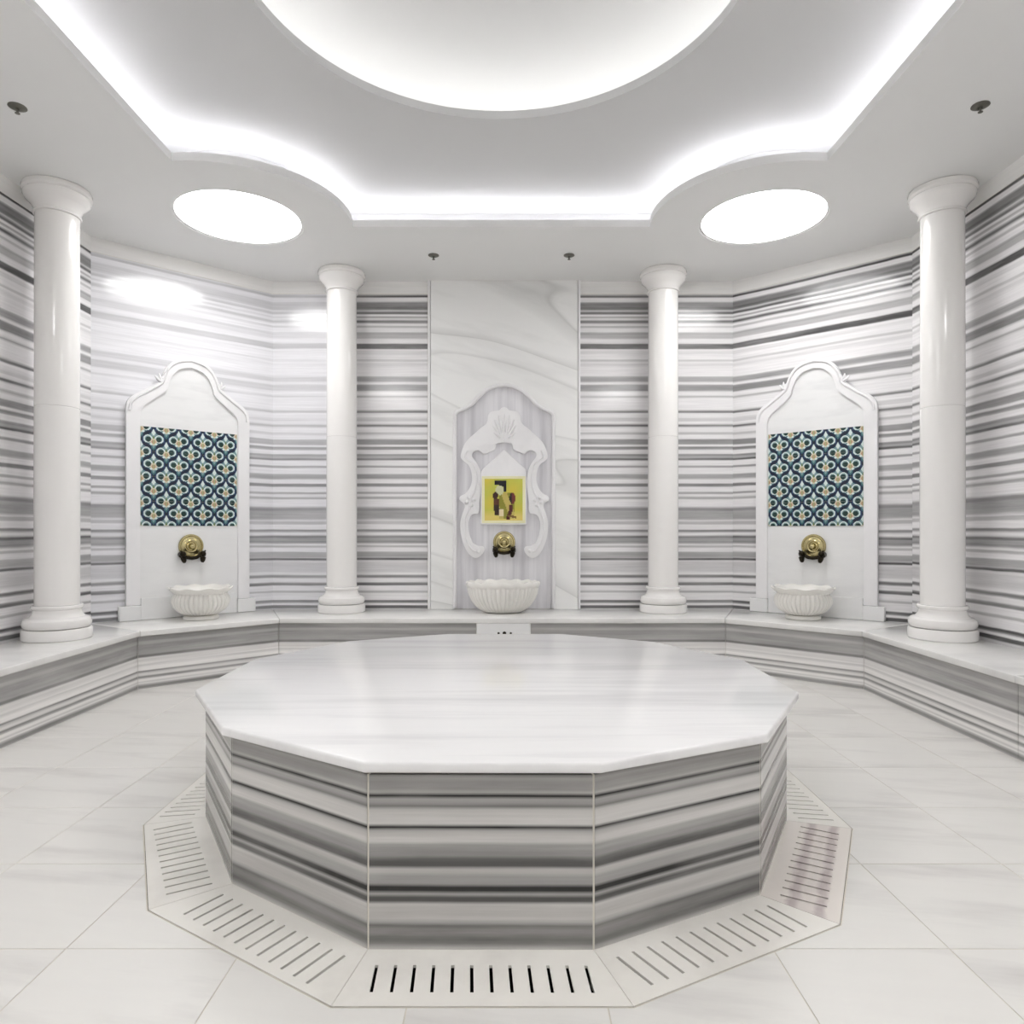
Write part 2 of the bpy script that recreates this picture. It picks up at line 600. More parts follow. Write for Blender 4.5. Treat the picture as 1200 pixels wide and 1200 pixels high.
mb = MB()
outer = [(-3.5, -1.1), (3.5, -1.1), (3.5, 6.8), (-3.5, 6.8)]
LAMPS = [(-LX, LYB), (LX, LYB), (-LX, LYF), (LX, LYF)]
mb.plate(outer, [opening()] + [circle(x, y, LR) for x, y in LAMPS], ZC, ZC + 0.055)
ceiling = struct(mb.build('ceiling', M['plaster'], smooth=30))
# side wall of the cove and the upper ceiling with the round opening of the dome
mb = MB()
o1, o2 = opening(0.32), opening(0.35)
mb.plate(o2, [o1], ZC + 0.0551, ZU)
mb.build('cove_wall', M['plaster_cove'], ceiling, smooth=30)
mb = MB()
DR = 1.215
mb.plate([(-2.6, .5), (2.6, .5), (2.6, 5.85), (-2.6, 5.85)], [circle(0, YC, DR, 96)], ZU, ZU + 0.052)
mb.build('upper_ceiling', M['plaster_cove'], ceiling, smooth=30)
mb = MB()
vs, fs, n, rows = [], [], 96, 14
for i in range(rows + 1):
    a = i / rows * PI / 2
    r, z = 1.56 * math.cos(a), ZU + 0.053 + 0.52 * math.sin(a)
    r = max(r, 1e-3)
    vs += [(r * math.cos(2 * PI * k / n), YC + r * math.sin(2 * PI * k / n), z) for k in range(n)]
for i in range(rows):
    fs += [(i * n + k, i * n + (k + 1) % n, (i + 1) * n + (k + 1) % n, (i + 1) * n + k) for k in range(n)]
mb.add(vs, fs)
mb.build('dome', M['plaster_cove'], ceiling, smooth=40)

# light tapes lying on the two ledges
t = thing('cove_light', 'white light strip hidden on the ledge around the notched ceiling opening', 'light',
          (0, YC, ZC + 0.056))
mb = MB()
mb.plate([(x, y - YC) for x, y in opening(0.150)], [[(x, y - YC) for x, y in opening(0.130)]], 0, 0.006)
mb.build('light_strip', M['led_cove'], t)
t = thing('dome_light', 'white light ring hidden on the ledge around the central dome', 'light', (0, YC, ZU + 0.053))
mb = MB()
mb.plate(circle(0, 0, 1.36, 96), [circle(0, 0, 1.34, 96)], 0, 0.006)
mb.build('light_strip', M['led_dome'], t)

# round ceiling lights; the front pair is unseen, added to even out the light
lamp_names = ['round recessed ceiling light above the left tiled fountain', 'round recessed ceiling light above the right tiled fountain',
              'round recessed ceiling light added unseen as front fill, left of the room', 'round recessed ceiling light added unseen as front fill, right of the room']
rim = MB()
ro, ri = circle(0, 0, LR - .001), circle(0, 0, LR - .02)
rim.plate(ro, [ri], 0.004, 0.062)
dif = MB()
dif.lathe([(LR - .021, 0.05), (LR - .03, 0.052), (LR * .8, .07), (LR * .5, .082), (LR * .2, .087), (.001, .088)], 64)
rim_me = rim.mesh('rim', M['plaster'], smooth=30)
dif_me = dif.mesh('diffuser', M['lamp'], smooth=60)
dif_me_fill = dif.mesh('diffuser', M['lamp_fill'], smooth=60)
for (x, y), lb in zip(LAMPS, lamp_names):
    t = thing('ceiling_light', lb, 'light', (x, y, ZC))
    obj('rim', rim_me, t)
    obj('diffuser', dif_me if y > YC else dif_me_fill, t)

# sprinklers
plate_me, head_me = MB(), MB()
plate_me.lathe([(.046, 0), (.047, -.004), (.036, -.010), (.014, -.013), (.001, -.013)], 28)
head_me.lathe([(.009, -.011), (.010, -.022), (.006, -.026), (.006, -.034), (.013, -.036), (.013, -.039), (.001, -.039)], 16)
plate_me = plate_me.mesh('escutcheon', M['steel'], smooth=40)
head_me = head_me.mesh('sprinkler_head', M['steel'], smooth=40)
for x, y, lb in [(-.59, 5.947, 'small round grey ceiling sprinkler in front of the centre panel, left one of two'),
                 (.576, 5.947, 'small round grey ceiling sprinkler in front of the centre panel, right one of two'),
                 (-2.68, 3.857, 'grey ceiling sprinkler near the left front column'),
                 (2.685, 3.845, 'grey ceiling sprinkler near the right front column')]:
    t = thing('ceiling_sprinkler', lb, 'sprinkler', (x, y, ZC))
    obj('escutcheon', plate_me, t)
    obj('sprinkler_head', head_me, t)

# ------------------------------------------------------------------ floor
RO = [(-.38, 1.735), (-1.07, 2.175), (-1.415, 2.80), (-1.43, 3.46), (-1.05, 4.14), (-.38, 4.56)]
ROR = [(.38, 1.735), (1.07, 2.095), (1.437, 2.765), (1.45, 3.45), (1.06, 4.13), (.38, 4.56)]
RING_OUT = RO[::-1] + ROR
TB = [(-.336, 1.97), (-.871, 2.335), (-1.20, 2.88), (-1.20, 3.46), (-.88, 4.03), (-.32, 4.30)]
TBR = [(.308, 1.967), (.889, 2.262), (1.207, 2.842), (1.215, 3.45), (.89, 4.01), (.37, 4.30)]
BASE = TB[::-1] + TBR               # back-left ... front-left, front-right ... back-right


def area(p):
    return sum(p[i][0] * p[(i + 1) % len(p)][1] - p[(i + 1) % len(p)][0] * p[i][1] for i in range(len(p))) / 2


if area(RING_OUT) < 0:
    RING_OUT = RING_OUT[::-1]
if area(BASE) < 0:
    BASE = BASE[::-1]


def clip(poly, a, b, keep_left):
    out = []
    n = len(poly)

    def side(p):
        s = (b[0] - a[0]) * (p[1] - a[1]) - (b[1] - a[1]) * (p[0] - a[0])
        return s if keep_left else -s
    for i in range(n):
        p, q = poly[i], poly[(i + 1) % n]
        sp, sq = side(p), side(q)
        if sp >= 0:
            out.append(p)
        if (sp > 0 > sq) or (sp < 0 < sq):
            k = sp / (sp - sq)
            out.append((p[0] + (q[0] - p[0]) * k, p[1] + (q[1] - p[1]) * k))
    return out


def hull(pts):
    pts = sorted(pts)
    lo, up = [], []
    for s, seq in ((lo, pts), (up, pts[::-1])):
        for p in seq:
            while len(s) > 1 and (s[-1][0] - s[-2][0]) * (p[1] - s[-2][1]) - (s[-1][1] - s[-2][1]) * (p[0] - s[-2][0]) <= 1e-9:
                s.pop()
            s.append(p)
    return lo[:-1] + up[:-1]


RING_HOLE = hull(RING_OUT)
RING_OUT = RING_HOLE


def grow(poly, d):
    cx = sum(p[0] for p in poly) / len(poly)
    cy = sum(p[1] for p in poly) / len(poly)
    return [(cx + (x - cx) * (1 + d / math.hypot(x - cx, y - cy)), cy + (y - cy) * (1 + d / math.hypot(x - cx, y - cy))) for x, y in poly]


mb = MB()
mb.plate([(-3.5, -1.1), (3.5, -1.1), (3.5, 6.8), (-3.5, 6.8)], [RING_OUT], -0.14, -0.0015)
floor = struct(mb.build('floor', M['grout']))
V1, V2 = (1.91, 5.91), (2.715, 5.17)
room_in = [(-V2[0] - .05, YF), (V2[0] + .05, YF), (V2[0] + .05, V2[1] + .03), (V1[0] + .03, V1[1] + .05), (-V1[0] - .03, V1[1] + .05),
           (-V2[0] - .05, V2[1] + .03)]
CUT = grow(RING_OUT, 0.004)
TX, TY, GX, GY = 0.505, 0.502, 0.315, 1.976
whole = None
for i in range(-8, 7):
    for j in range(-6, 9):
        x0, y0 = GX + TX * i, GY + TY * j
        g = 0.0018
        poly = [(x0 + g, y0 + g), (x0 + TX - g, y0 + g), (x0 + TX - g, y0 + TY - g), (x0 + g, y0 + TY - g)]
        q = poly
        for k in range(len(room_in)):
            q = clip(q, room_in[k], room_in[(k + 1) % len(room_in)], True)
            if len(q) < 3:
                break
        if len(q) < 3 or abs(area(q)) < 1e-3:
            continue
        frags, inside = [], q
        for k in range(len(CUT)):
            a, b = CUT[k], CUT[(k + 1) % len(CUT)]
            outp = clip(inside, a, b, False)
            if len(outp) > 2 and abs(area(outp)) > 1e-5:
                frags.append(outp)
            inside = clip(inside, a, b, True)
            if len(inside) < 3:
                inside = []
                break
        if inside and abs(area(inside)) > abs(area(q)) - 1e-5:
            continue                                     # wholly under the drain ring and the table
        cut = bool(inside) and abs(area(inside)) > 1e-5
        cx, cy = x0 + TX / 2, y0 + TY / 2
        if not cut and abs(area(q) - area(poly)) < 1e-6:
            if whole is None:
                m2 = MB()
                m2.prism([(x - cx, y - cy) for x, y in poly], -0.012, 0)
                whole = m2.mesh('floor_tile', M['tile'], bevel=0.0008, seg=1)
            obj('floor_tile', whole, floor, (cx, cy, 0))
        else:
            m2 = MB()
            for fpoly in (frags if cut else [q]):
                m2.prism([(x - cx, y - cy) for x, y in fpoly], -0.012, 0)
            m2.build('floor_tile', M['tile'], floor, (cx, cy, 0))

# ------------------------------------------------------------------ drain ring around the table
TC = (0.0, 3.14)
drain = thing('floor_drain', 'ring of slotted white marble drain covers in the floor around the table', 'drain', (TC[0], TC[1], 0))
mb = MB()
mb.plate([(x - TC[0], y - TC[1]) for x, y in RING_OUT], [[((x - TC[0]) * .93, (y - TC[1]) * .93) for x, y in BASE]], -0.135, -0.10)
mb.build('trench', M['trench'], drain)
ring_o = RO[::-1] + ROR
ring_i = TB[::-1] + TBR
NS = 12
for k in range(12):
    A, B = Vector(ring_i[k]), Vector(ring_i[(k + 1) % 12])
    C_, D_ = Vector(ring_o[k]), Vector(ring_o[(k + 1) % 12])
    cen = Vector(TC)

    L = (B - A).length
    # slots are straight, parallel to the inward direction
    dvec = ((C_ + D_) / 2 - (A + B) / 2).normalized()
    along = (B - A).normalized()
    mid = (A + B) / 2

    def W(a, d):
        return tuple(mid + along * a + dvec * d - cen)
    front = k == 5
    d0, d1 = (0.070, 0.182) if front else (0.056, 0.196)
    hw = L / 2 - 0.035
    sw = 0.0046
    zt, zb = 0.002, -0.006
    gj = along * 0.0011

    def E(left, d):
        """point of the mitred end at depth d"""
        a, c = (A, C_) if left else (B, D_)
        p = a + (c - a) * (d / (c - a).dot(dvec)) + (gj if left else -gj)
        return tuple(p - cen)
    mb = MB()
    oo = dvec * 0.0015
    xs = [-hw + 2 * hw * i / (NS - 1) for i in range(NS)]
    slots = [[W(x - sw, d0), W(x + sw, d0), W(x + sw, d1), W(x - sw, d1)] for x in xs]
    mb.plate([E(1, -.012), E(0, -.012), tuple(D_ - gj - oo - cen), tuple(C_ + gj - oo - cen)], slots, zb, zt)
    # filler under the joint between two covers
    jm = MB()
    q = (C_ - A).normalized()
    sd = Vector((-q.y, q.x)) * 0.012
    jm.prism([tuple(A - sd - cen), tuple(A + sd - cen), tuple(C_ + sd - q * .004 - cen), tuple(C_ - sd - q * .004 - cen)], -0.10, -0.001)
    jm.build('joint_filler', M['grout'], drain)
    worn = (mid.x > 1.0 and mid.y < 2.8)
    o = mb.build('drain_cover', M['drain_worn'] if worn else M['drain'], drain)
    if worn:
        o['label'] = 'worn stained drain cover'

# ------------------------------------------------------------------ the heated table
table = thing('marble_table', 'large twelve-sided marble platform in the middle of the floor', 'table', (TC[0], TC[1], 0))
SLAB = [(-.32, 4.335), (-.89, 4.05), (-1.225, 3.49), (-1.222, 2.835), (-.89, 2.297), (-.344, 1.945), (.325, 1.94), (.90, 2.22),
        (1.235, 2.79), (1.243, 3.475), (.91, 4.03), (.385, 4.335)]
mb = MB()
mb.prism([(x - TC[0], y - TC[1]) for x, y in SLAB], ZT - 0.032, ZT)
mb.build('table_top', M['top'], table, bevel=0.009, seg=3, smooth=40)
mb = MB()
core = grow(BASE, -0.0022)
mb.prism([(x - TC[0], y - TC[1]) for x, y in core], 0.001, ZT - 0.044)
mb.build('table_core', M['joint'], table)
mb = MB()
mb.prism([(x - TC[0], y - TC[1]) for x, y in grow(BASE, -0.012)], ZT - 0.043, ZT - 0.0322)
mb.build('shadow_gap', M['gap_shade'], table)  # neck coloured dark to draw the slab's shadow line
inner = grow(BASE, -0.02)
for k in range(12):
    A, B = Vector(BASE[k]) - Vector(TC), Vector(BASE[(k + 1) % 12]) - Vector(TC)
    Ai, Bi = Vector(inner[k]) - Vector(TC), Vector(inner[(k + 1) % 12]) - Vector(TC)
    d = (B - A).normalized() * 0.0035
    mb = MB()
    mb.prism([tuple(A + d), tuple(B - d), tuple(Bi - d), tuple(Ai + d)], 0.003, ZT - 0.0435)
    mb.build('side_panel', M['table_side'], table)

# ------------------------------------------------------------------ bench along the walls
bench = thing('marble_bench', 'low striped marble bench running along the walls with white top', 'bench', (0, YW, 0))
OFF = Vector((0, YW))


def bpoly(pts):
    return [(x, y - YW) for x, y in pts]


nose = 0.022
V1n, V2n = (V1[0] - .012, V1[1] - .022), (V2[0] - .022, V2[1] - .010)
g = 0.0012
tops = [[(-V1n[0] + g, V1n[1]), (V1n[0] - g, V1n[1]), (WDX - g, YW - .002), (-WDX + g, YW - .002)],
        [(-V2n[0], V2n[1] + g), (-V1n[0] - g, V1n[1]), (-WDX - g, YW - .004), (-WX + .002, WDY + g)],
        [(V1n[0] + g, V1n[1]), (V2n[0], V2n[1] + g), (WX - .002, WDY + g), (WDX + g, YW - .004)]]
for sx in (-1, 1):
    ys = [V2n[1] - g, 3.6, 1.9, 0.2]
    for k in range(3):
        tops.append([(sx * V2n[0], ys[k + 1] + g), (sx * V2n[0], ys[k] - g), (sx * (WX - .002), (WDY if k == 0 else ys[k]) - g),
                     (sx * (WX - .002), ys[k + 1] + g)])
for p in tops:
    mb = MB()
    mb.prism(bpoly(p), ZBU, ZB)
    mb.build('bench_top', M['bench_top'], bench, bevel=0.008, seg=3, smooth=40)
front = [(-V2[0], 0.2), (-V2[0], 1.9), (-V2[0], 3.6), (-V2[0], V2[1]), (-V1[0], V1[1]), (V1[0], V1[1]), (V2[0], V2[1]), (V2[0], 3.6),
         (V2[0], 1.9), (V2[0], 0.2)]
for k in range(len(front) - 1):
    a, b = Vector(front[k]), Vector(front[k + 1])
    d = (b - a).normalized()
    nrm = Vector((-d.y, d.x))
    segs = [(a, b)]
    if k == 4:
        segs = [(a, Vector((-.22, V1[1]))), (Vector((.245, V1[1])), b)]
    for s0, s1 in segs:
        mb = MB()
        s0, s1 = s0 + d * .0015 - OFF, s1 - d * .0015 - OFF
        mb.prism([tuple(s0), tuple(s1), tuple(s1 + nrm * .02 - d * .01), tuple(s0 + nrm * .02 + d * .01)], 0.001, ZBU - .0005)
        mb.build('riser_panel', M['riser'], bench)
core = [(-V2[0] - .021, .2), (-V2[0] - .021, V2[1] + .01), (-V1[0] - .01, V1[1] + .021), (V1[0] + .01, V1[1] + .021),
        (V2[0] + .021, V2[1] + .01), (V2[0] + .021, .2), (WX - .03, .2), (WX - .03, WDY), (WDX, YW - .03), (-WDX, YW - .03), (-WX + .03, WDY), (-WX + .03, .2)]
mb = MB()
mb.plate(bpoly(core), [], 0.001, ZBU - .002)
mb.build('bench_core', M['joint'], bench)
# white outlet block in the middle of the riser, with its small dark spouts
mb = MB()
mb.box(-.218, .243, -.018, .02, 0.002, ZBU - .001)
blk = mb.build('outlet_block', M['panel'], bench, (0, V1[1] - YW, 0), bevel=.003, seg=1)
for dx, s in ((-.03, 1.0), (.02, 1.5), (.075, 1.0)):
    mb = MB()
    mb.lathe([(.010 * s, 0), (.011 * s, .004), (.007 * s, .012), (.001, .013)], 14)
    mb.build('spout', M['bronze'], blk, (dx, -.018, .312), (PI / 2, 0, 0), smooth=40)

# ------------------------------------------------------------------ columns
CR = 0.136
shaft_lo, shaft_up, base_p, plinth, cap = MB(), MB(), MB(), MB(), MB()
plinth.lathe([(.206, 0.0005), (.213, .008), (.213, .068), (.207, .078), (.12, .078)], 64)
base_p.lathe([(.17, .079), (.196, .083), (.207, .098), (.209, .118), (.203, .138), (.188, .150), (.168, .155), (.155, .17), (.147, .19), (.145, .205),
              (.152, .21), (.158, .218), (.158, .228), (.152, .236), (.12, .237)], 64)
ZJ, ZK = 2.04 - ZB, 3.365 - ZB
shaft_lo.lathe([(CR, .2375), (CR + .001, 1.0), (CR, ZJ - .004), (CR - .002, ZJ - .001), (.05, ZJ - .001)], 64)
shaft_up.lathe([(.05, ZJ), (CR - .002, ZJ), (CR, ZJ + .003), (CR - .002, ZK - .002), (.05, ZK - .002)], 64)
H = ZC - ZB
cap.lathe([(.13, ZK - .001), (.145, ZK), (.148, ZK + .006), (.145, ZK + .014), (.139, ZK + .018), (.142, ZK + .035), (.155, ZK + .062), (.176, ZK + .085),
           (.194, ZK + .102), (.203, ZK + .122), (.203, ZK + .137), (.197, ZK + .143), (.205, ZK + .147), (.212, ZK + .155), (.212, H - .016), (.207, H - .004), (.2, H)], 64)
meshes = [(nm, b.mesh(nm, M['column'], smooth=32)) for nm, b in
          (('plinth', plinth), ('column_base', base_p), ('shaft_drum', shaft_lo), ('shaft_drum', shaft_up), ('capital', cap))]
for x, y, lb in [(-1.477, 6.345, 'round white marble column left of the centre panel at the back wall'),
                 (1.473, 6.345, 'round white marble column right of the centre panel at the back wall'),
                 (-3.075, 4.80, 'tall white marble column at the left edge, on the bench beside the left wall'),
                 (3.07, 4.80, 'tall white marble column at the right edge, on the bench beside the right wall')]:
    t = thing('marble_column', lb, 'column', (x, y, ZB), 0, 'white columns on the bench')
    for nm, me in meshes:
        obj(nm, me, t)


# ------------------------------------------------------------------ wall fountains
def vertical(mb_fn, depth0, depth1, poly, mb=None, m=0):
    """poly in (u, z) extruded along -y (towards the room) from depth0 to depth1"""
    b = mb or MB()
    n0 = len(b.v)
    b.prism(poly, depth0, depth1, m)
    for i in range(n0, len(b.v)):
        u, z, d = b.v[i]
        b.v[i] = (u, -d, z)
    return b


def vplate(outer, holes, depth0, depth1, mb=None):
    b = mb or MB()
    n0 = len(b.v)
    b.plate(outer, holes, depth0, depth1)
    for i in range(n0, len(b.v)):
        u, z, d = b.v[i]
        b.v[i] = (u, -d, z)
    return b


def smooth_path(pts, n=4):
    out = []
    for i in range(len(pts) - 1):
        p0 = pts[max(i - 1, 0)]
        p1, p2 = pts[i], pts[i + 1]
        p3 = pts[min(i + 2, len(pts) - 1)]
        for k in range(n):
            t = k / n
            out.append(tuple(0.5 * (2 * p1[c] + (p2[c] - p0[c]) * t + (2 * p0[c] - 5 * p1[c] + 4 * p2[c] - p3[c]) * t * t +
                                    (3 * p1[c] - p0[c] - 3 * p2[c] + p3[c]) * t ** 3) for c in (0, 1)))
    out.append(pts[-1])
    return out


def print_grid(name, w, h, nx, ny, fn):
    """flat printed sheet: one quad per colour cell, facing -y"""
    vs = [(-w / 2 + w * i / nx, 0, h * j / ny) for j in range(ny + 1) for i in range(nx + 1)]
    fs = [(j * (nx + 1) + i, j * (nx + 1) + i + 1, (j + 1) * (nx + 1) + i + 1, (j + 1) * (nx + 1) + i) for j in range(ny) for i in range(nx)]
    me = bpy.data.meshes.new(name)
    me.from_pydata(vs, [], fs)
    me.materials.append(M['print'])
    at = me.color_attributes.new('Print', 'FLOAT_COLOR', 'CORNER')
    cols = []
    for j in range(ny):
        for i in range(nx):
            c = fn((i + .5) / nx, (j + .5) / ny)
            cols += list(c) * 4
    at.data.foreach_set('color', cols)
    return me


INK, BLUE, SAGE, OLIVE = rgb(30, 36, 52), rgb(58, 78, 118), rgb(126, 156, 158), rgb(112, 132, 84)
NAVY, TEAL, MINT, DGREEN, TAN, PINK, LIME = (rgb(40, 54, 84), rgb(62, 106, 112), rgb(214, 227, 224), rgb(34, 58, 54), rgb(206, 198, 172),
                                             rgb(178, 140, 118), rgb(158, 174, 124))


def tile_print(u, v):
    best = None
    for cx, cy in ((.5, .5), (0, 0), (1, 0), (0, 1), (1, 1)):
        dx, dy = abs(u - cx), v - cy
        # ogee cell, wider low, pointed at the top
        s = dx * (1.0 + .25 * math.cos(2 * PI * dx)) / .98 + abs(dy) * (1.0 - .12 * math.cos(4 * PI * dy))
        if best is None or s < best[0]:
            best = (s, dx, dy)
    s, dx, dy = best
    c = INK if s > .462 else NAVY
    if s < .415:
        c = TEAL
    if s < .385:
        c = SAGE
    if s >= .415 and abs(dy) > .26 and dx < .10:
        c = NAVY if dy > 0 else TEAL
    if dx > .36 and abs(dy) < .10:
        c = BLUE if dx < .44 else INK
    e = math.hypot(dx - .215, (dy - .015) * 1.1)
    if e < .195 and s < .46:
        c = TEAL
    if e < .180 and s < .45:
        c = MINT
    if e < .130:
        c = SAGE
    if math.hypot(dx - .205, dy + .005) < .105:
        c = DGREEN
    if dx < .012 + .075 * max(0, 1 - abs(dy - .27) / .13) and .15 < dy < .41:
        c = MINT
    f = math.hypot(dx * 1.05, (dy + .10) * .95)
    if f < .135:
        c = TAN
    if f < .085:
        c = PINK if dx > .018 else LIME
    if math.hypot(dx - .10, (dy + .20) * 1.2) < .05:
        c = MINT
    if dx < .022 and .02 < dy < .14:
        c = OLIVE
    return c


def picture_print(u, v):
    """a loose painted panel: dark cap shape, light patch, brown and olive draperies on yellow-green"""
    y = 1 - v
    if u < .06 or u > .94 or y < .05 or y > .94:
        return rgb(236, 232, 190)
    k = .5 + .5 * math.sin(9 * u + 5 * y) * math.cos(7 * y - 3 * u)
    c = rgb(188 + 22 * k, 198 - 4 * k, 84 - 10 * k)
    if y > .74:
        q = min(1, (y - .74) / .12)
        c = rgb(205 + 18 * q, 196 + 6 * q, 84 + 24 * q)
    if .40 < u < .75 and .35 < y < .90 and abs(u - .53) < .17 + .12 * math.sin(PI * (y - .3) / .7):
        c = rgb(196, 176, 92) if math.sin(22 * u - 9 * y) > 0 else rgb(140, 136, 46)
    if math.hypot((u - .41) / .10, (y - .30) / .10) < 1:
        c = rgb(205, 206, 160)
    if .30 < u < .56 and .10 < y < .215 + .03 * math.cos(10 * u):
        c = rgb(18, 16, 26)
    if .50 < u < .56 and .2 < y < .33:
        c = rgb(18, 16, 26)
    if math.hypot((u - .31) / .065, (y - .41) / .075) < 1:
        c = rgb(60, 28, 18)
    if abs(u - .33 - .12 * max(0, y - .6)) < .065 and .48 < y < .84:
        c = rgb(86, 44, 22) if y < .62 else rgb(48, 28, 18)
    if math.hypot((u - .70) / .07, (y - .47) / .12) < 1:
        c = rgb(112, 48, 40) if u > .68 else rgb(46, 40, 26)
    if abs(u - .66 + .35 * max(0, y - .74)) < .045 and .62 < y < .92:
        c = rgb(76, 26, 20)
    if abs(y - .86 - .2 * (u - .7)) < .022 and .6 < u < .8:
        c = rgb(120, 88, 36)
    if abs(u - .45) < .05 and .70 < y < .86:
        c = rgb(232, 214, 170)
    return c


# side fountains ---------------------------------------------------
def side_fountain(name, label):
    f = thing(name, label, 'fountain')
    hf = [(.51, .565 - ZB), (.51, 2.2 - ZB), (.497, 2.265 - ZB), (.455, 2.315 - ZB), (.38, 2.365 - ZB), (.30, 2.42 - ZB), (.255, 2.455 - ZB)]
    top = smooth_path([(.24, 2.475 - ZB), (.222, 2.535 - ZB), (.18, 2.61 - ZB), (.11, 2.665 - ZB), (0, 2.69 - ZB)], 5)
    right = smooth_path(hf[1:], 4)
    half = [hf[0]] + right + top
    outl = half + [(-u, z) for u, z in half[-2::-1]]

    def inset(k, w):
        pts = []
        for u, z in half:
            uu = max(0.0, u - w) if u > 0 else 0.0
            zz = z - k if z > .3 else z
            pts.append((uu, zz))
        return pts
    vertical(None, 0.003, .030, outl).build('back_panel', M['panel'], f, bevel=.003, seg=1)
    # raised border that follows the outline
    i1 = [(u * .80, (z - (.565 - ZB)) * .962 + (.565 - ZB)) for u, z in half]
    inner_l = i1 + [(-u, z) for u, z in i1[-2::-1]]
    strip = half + i1[::-1]
    stripL = [(-u, z) for u, z in strip]
    b = vplate(strip, [], .0302, .052)
    vplate(stripL, [], .0302, .052, b)
    b.build('border', M['carved'], f, bevel=.004, seg=1)
    # raised moulded edge on the border
    path = [(u * .955, (z - .13) * .99 + .13) for u, z in half if z > .2]
    path = path + [(-u, z) for u, z in path[-2::-1]]
    b = MB()
    b.tube([(u, -.054, z) for u, z in path], [.011] * len(path), 8)
    b.build('moulding', M['carved'], f, smooth=60)
    # carved corner shells beside the crown
    for sx in (-1, 1):
        b = MB()
        for k in range(3):
            a = .5 + .55 * k
            b.tube([(sx * .235, -.05, 2.45 - ZB), (sx * (.235 + .04 * math.cos(a)), -.055, 2.45 - ZB + .04 * math.sin(a)),
                    (sx * (.235 + .075 * math.cos(a + .2)), -.046, 2.45 - ZB + .075 * math.sin(a + .2))], [.008, .014, .005], 8)
        b.build('carved_scroll', M['carved'], f, smooth=60)
    for sx in (-1, 1):
        b = MB()
        x0, x1 = sorted((sx * .40, sx * .565))
        b.box(x0, x1, -.062, -.003, 0.001, .562 - ZB)
        b.build('plinth_block', M['panel'], f, bevel=.004, seg=1)
    b = MB()
    b.box(-.398, .398, -.045, -.003, .001, .562 - ZB + .06)
    b.build('base_slab', M['panel'], f, bevel=.002, seg=1)
    # sixteen printed tiles
    z0 = 1.228 - ZB
    for i in range(4):
        for j in range(4):
            obj('ceramic_tile', tile_me, f, (-.3 + .2 * i, -.036, z0 + .209 * j))
    return f


g_ = .0008
tile_me = print_grid('ceramic_tile', .2 - g_, .209 - g_, 44, 44, tile_print)
# give the printed tiles a body so they are not paper thin
bm = bmesh.new()
bm.from_mesh(tile_me)
bnd = [e for e in bm.edges if e.is_boundary]
r = bmesh.ops.extrude_edge_only(bm, edges=bnd)
for v in [x for x in r['geom'] if isinstance(x, bmesh.types.BMVert)]:
    v.co.y += .007
bm.to_mesh(tile_me)
bm.free()

ANG = math.atan2(YW - WDY, -(WX - WDX))
dl = Vector((WX - WDX, YW - WDY)).normalized()       # along the left angled wall, towards the back
NL = Vector((dl.y, -dl.x))                           # into the room
midl = Vector((-2.75, 6.077))
rot_l = math.atan2(dl.y, dl.x)
fl = side_fountain('wall_fountain', 'white marble wall fountain panel with blue patterned tiles, on the left angled wall')
fl.location = (midl.x, midl.y, ZB)
fl.rotation_euler = (0, 0, rot_l)
fl['group'] = 'tiled wall fountains'
fr = copy_tree(fl)
fr.location = (-midl.x, midl.y, ZB)
fr.rotation_euler = (0, 0, -rot_l)
fr['label'] = 'white marble wall fountain panel with blue patterned tiles, on the right angled wall'

# centre fountain --------------------------------------------------
CX = 0.012
cf = thing('wall_fountain', 'tall white marble centre panel with arched niche and carved scrollwork', 'fountain', (CX, YW, ZB))
niche = [(-.468, 0), (-.468, 1.837), (-.445, 1.87), (-.36, 1.91), (-.30, 1.95), (-.245, 2.01), (-.16, 2.08), (-.08, 2.115), (0, 2.126)]
nh = smooth_path(niche[1:], 4)
nl = [niche[0]] + nh
nout = nl + [(-u, z) for u, z in nl[-2::-1]]
HT = ZC - ZB
left_edge, right_edge = -.697, .697
# the surrounding slab is cut round the niche: left half and right half as one plate
slab = [(left_edge, .001), (-.468, .001)] + nl[1:] + [(-u, z) for u, z in nl[-2:0:-1]] + [(.468, .001), (right_edge, .001), (right_edge, HT), (left_edge, HT)]
vplate(slab, [], .002, .034).build('surround_panel', M['surround'], cf)
vertical(None, .001, .006, [(-.475, .001), (.475, .001), (.475, 1.86), (.3, 1.98), (.15, 2.11), (0, 2.14), (-.15, 2.11), (-.3, 1.98), (-.475, 1.86)]).build('niche_panel', M['niche'], cf)
for sx in (-1, 1):
    b = MB()
    x0, x1 = sorted((sx * .7, sx * .722))
    b.box(x0, x1, -.045, -.001, .001, HT)
    b.build('edge_strip', M['carved'], cf, bevel=.004, seg=1)
b = MB()
arch = [(u, z) for u, z in nl] + [(-u, z) for u, z in nl[-2::-1]]
b.tube([(u, -.036, max(z, .012)) for u, z in arch], [.018] * len(arch), 10)
b.build('arch_moulding', M['carved'], cf, smooth=60)


# carved scroll frame, traced as a real relief (u from centre, z above the bench), right half
def zz(px, py):
    return ((px - 565) / 8 * .00806, (620 - (440 + py / 8)) * .00806 + 1.2 - ZB)


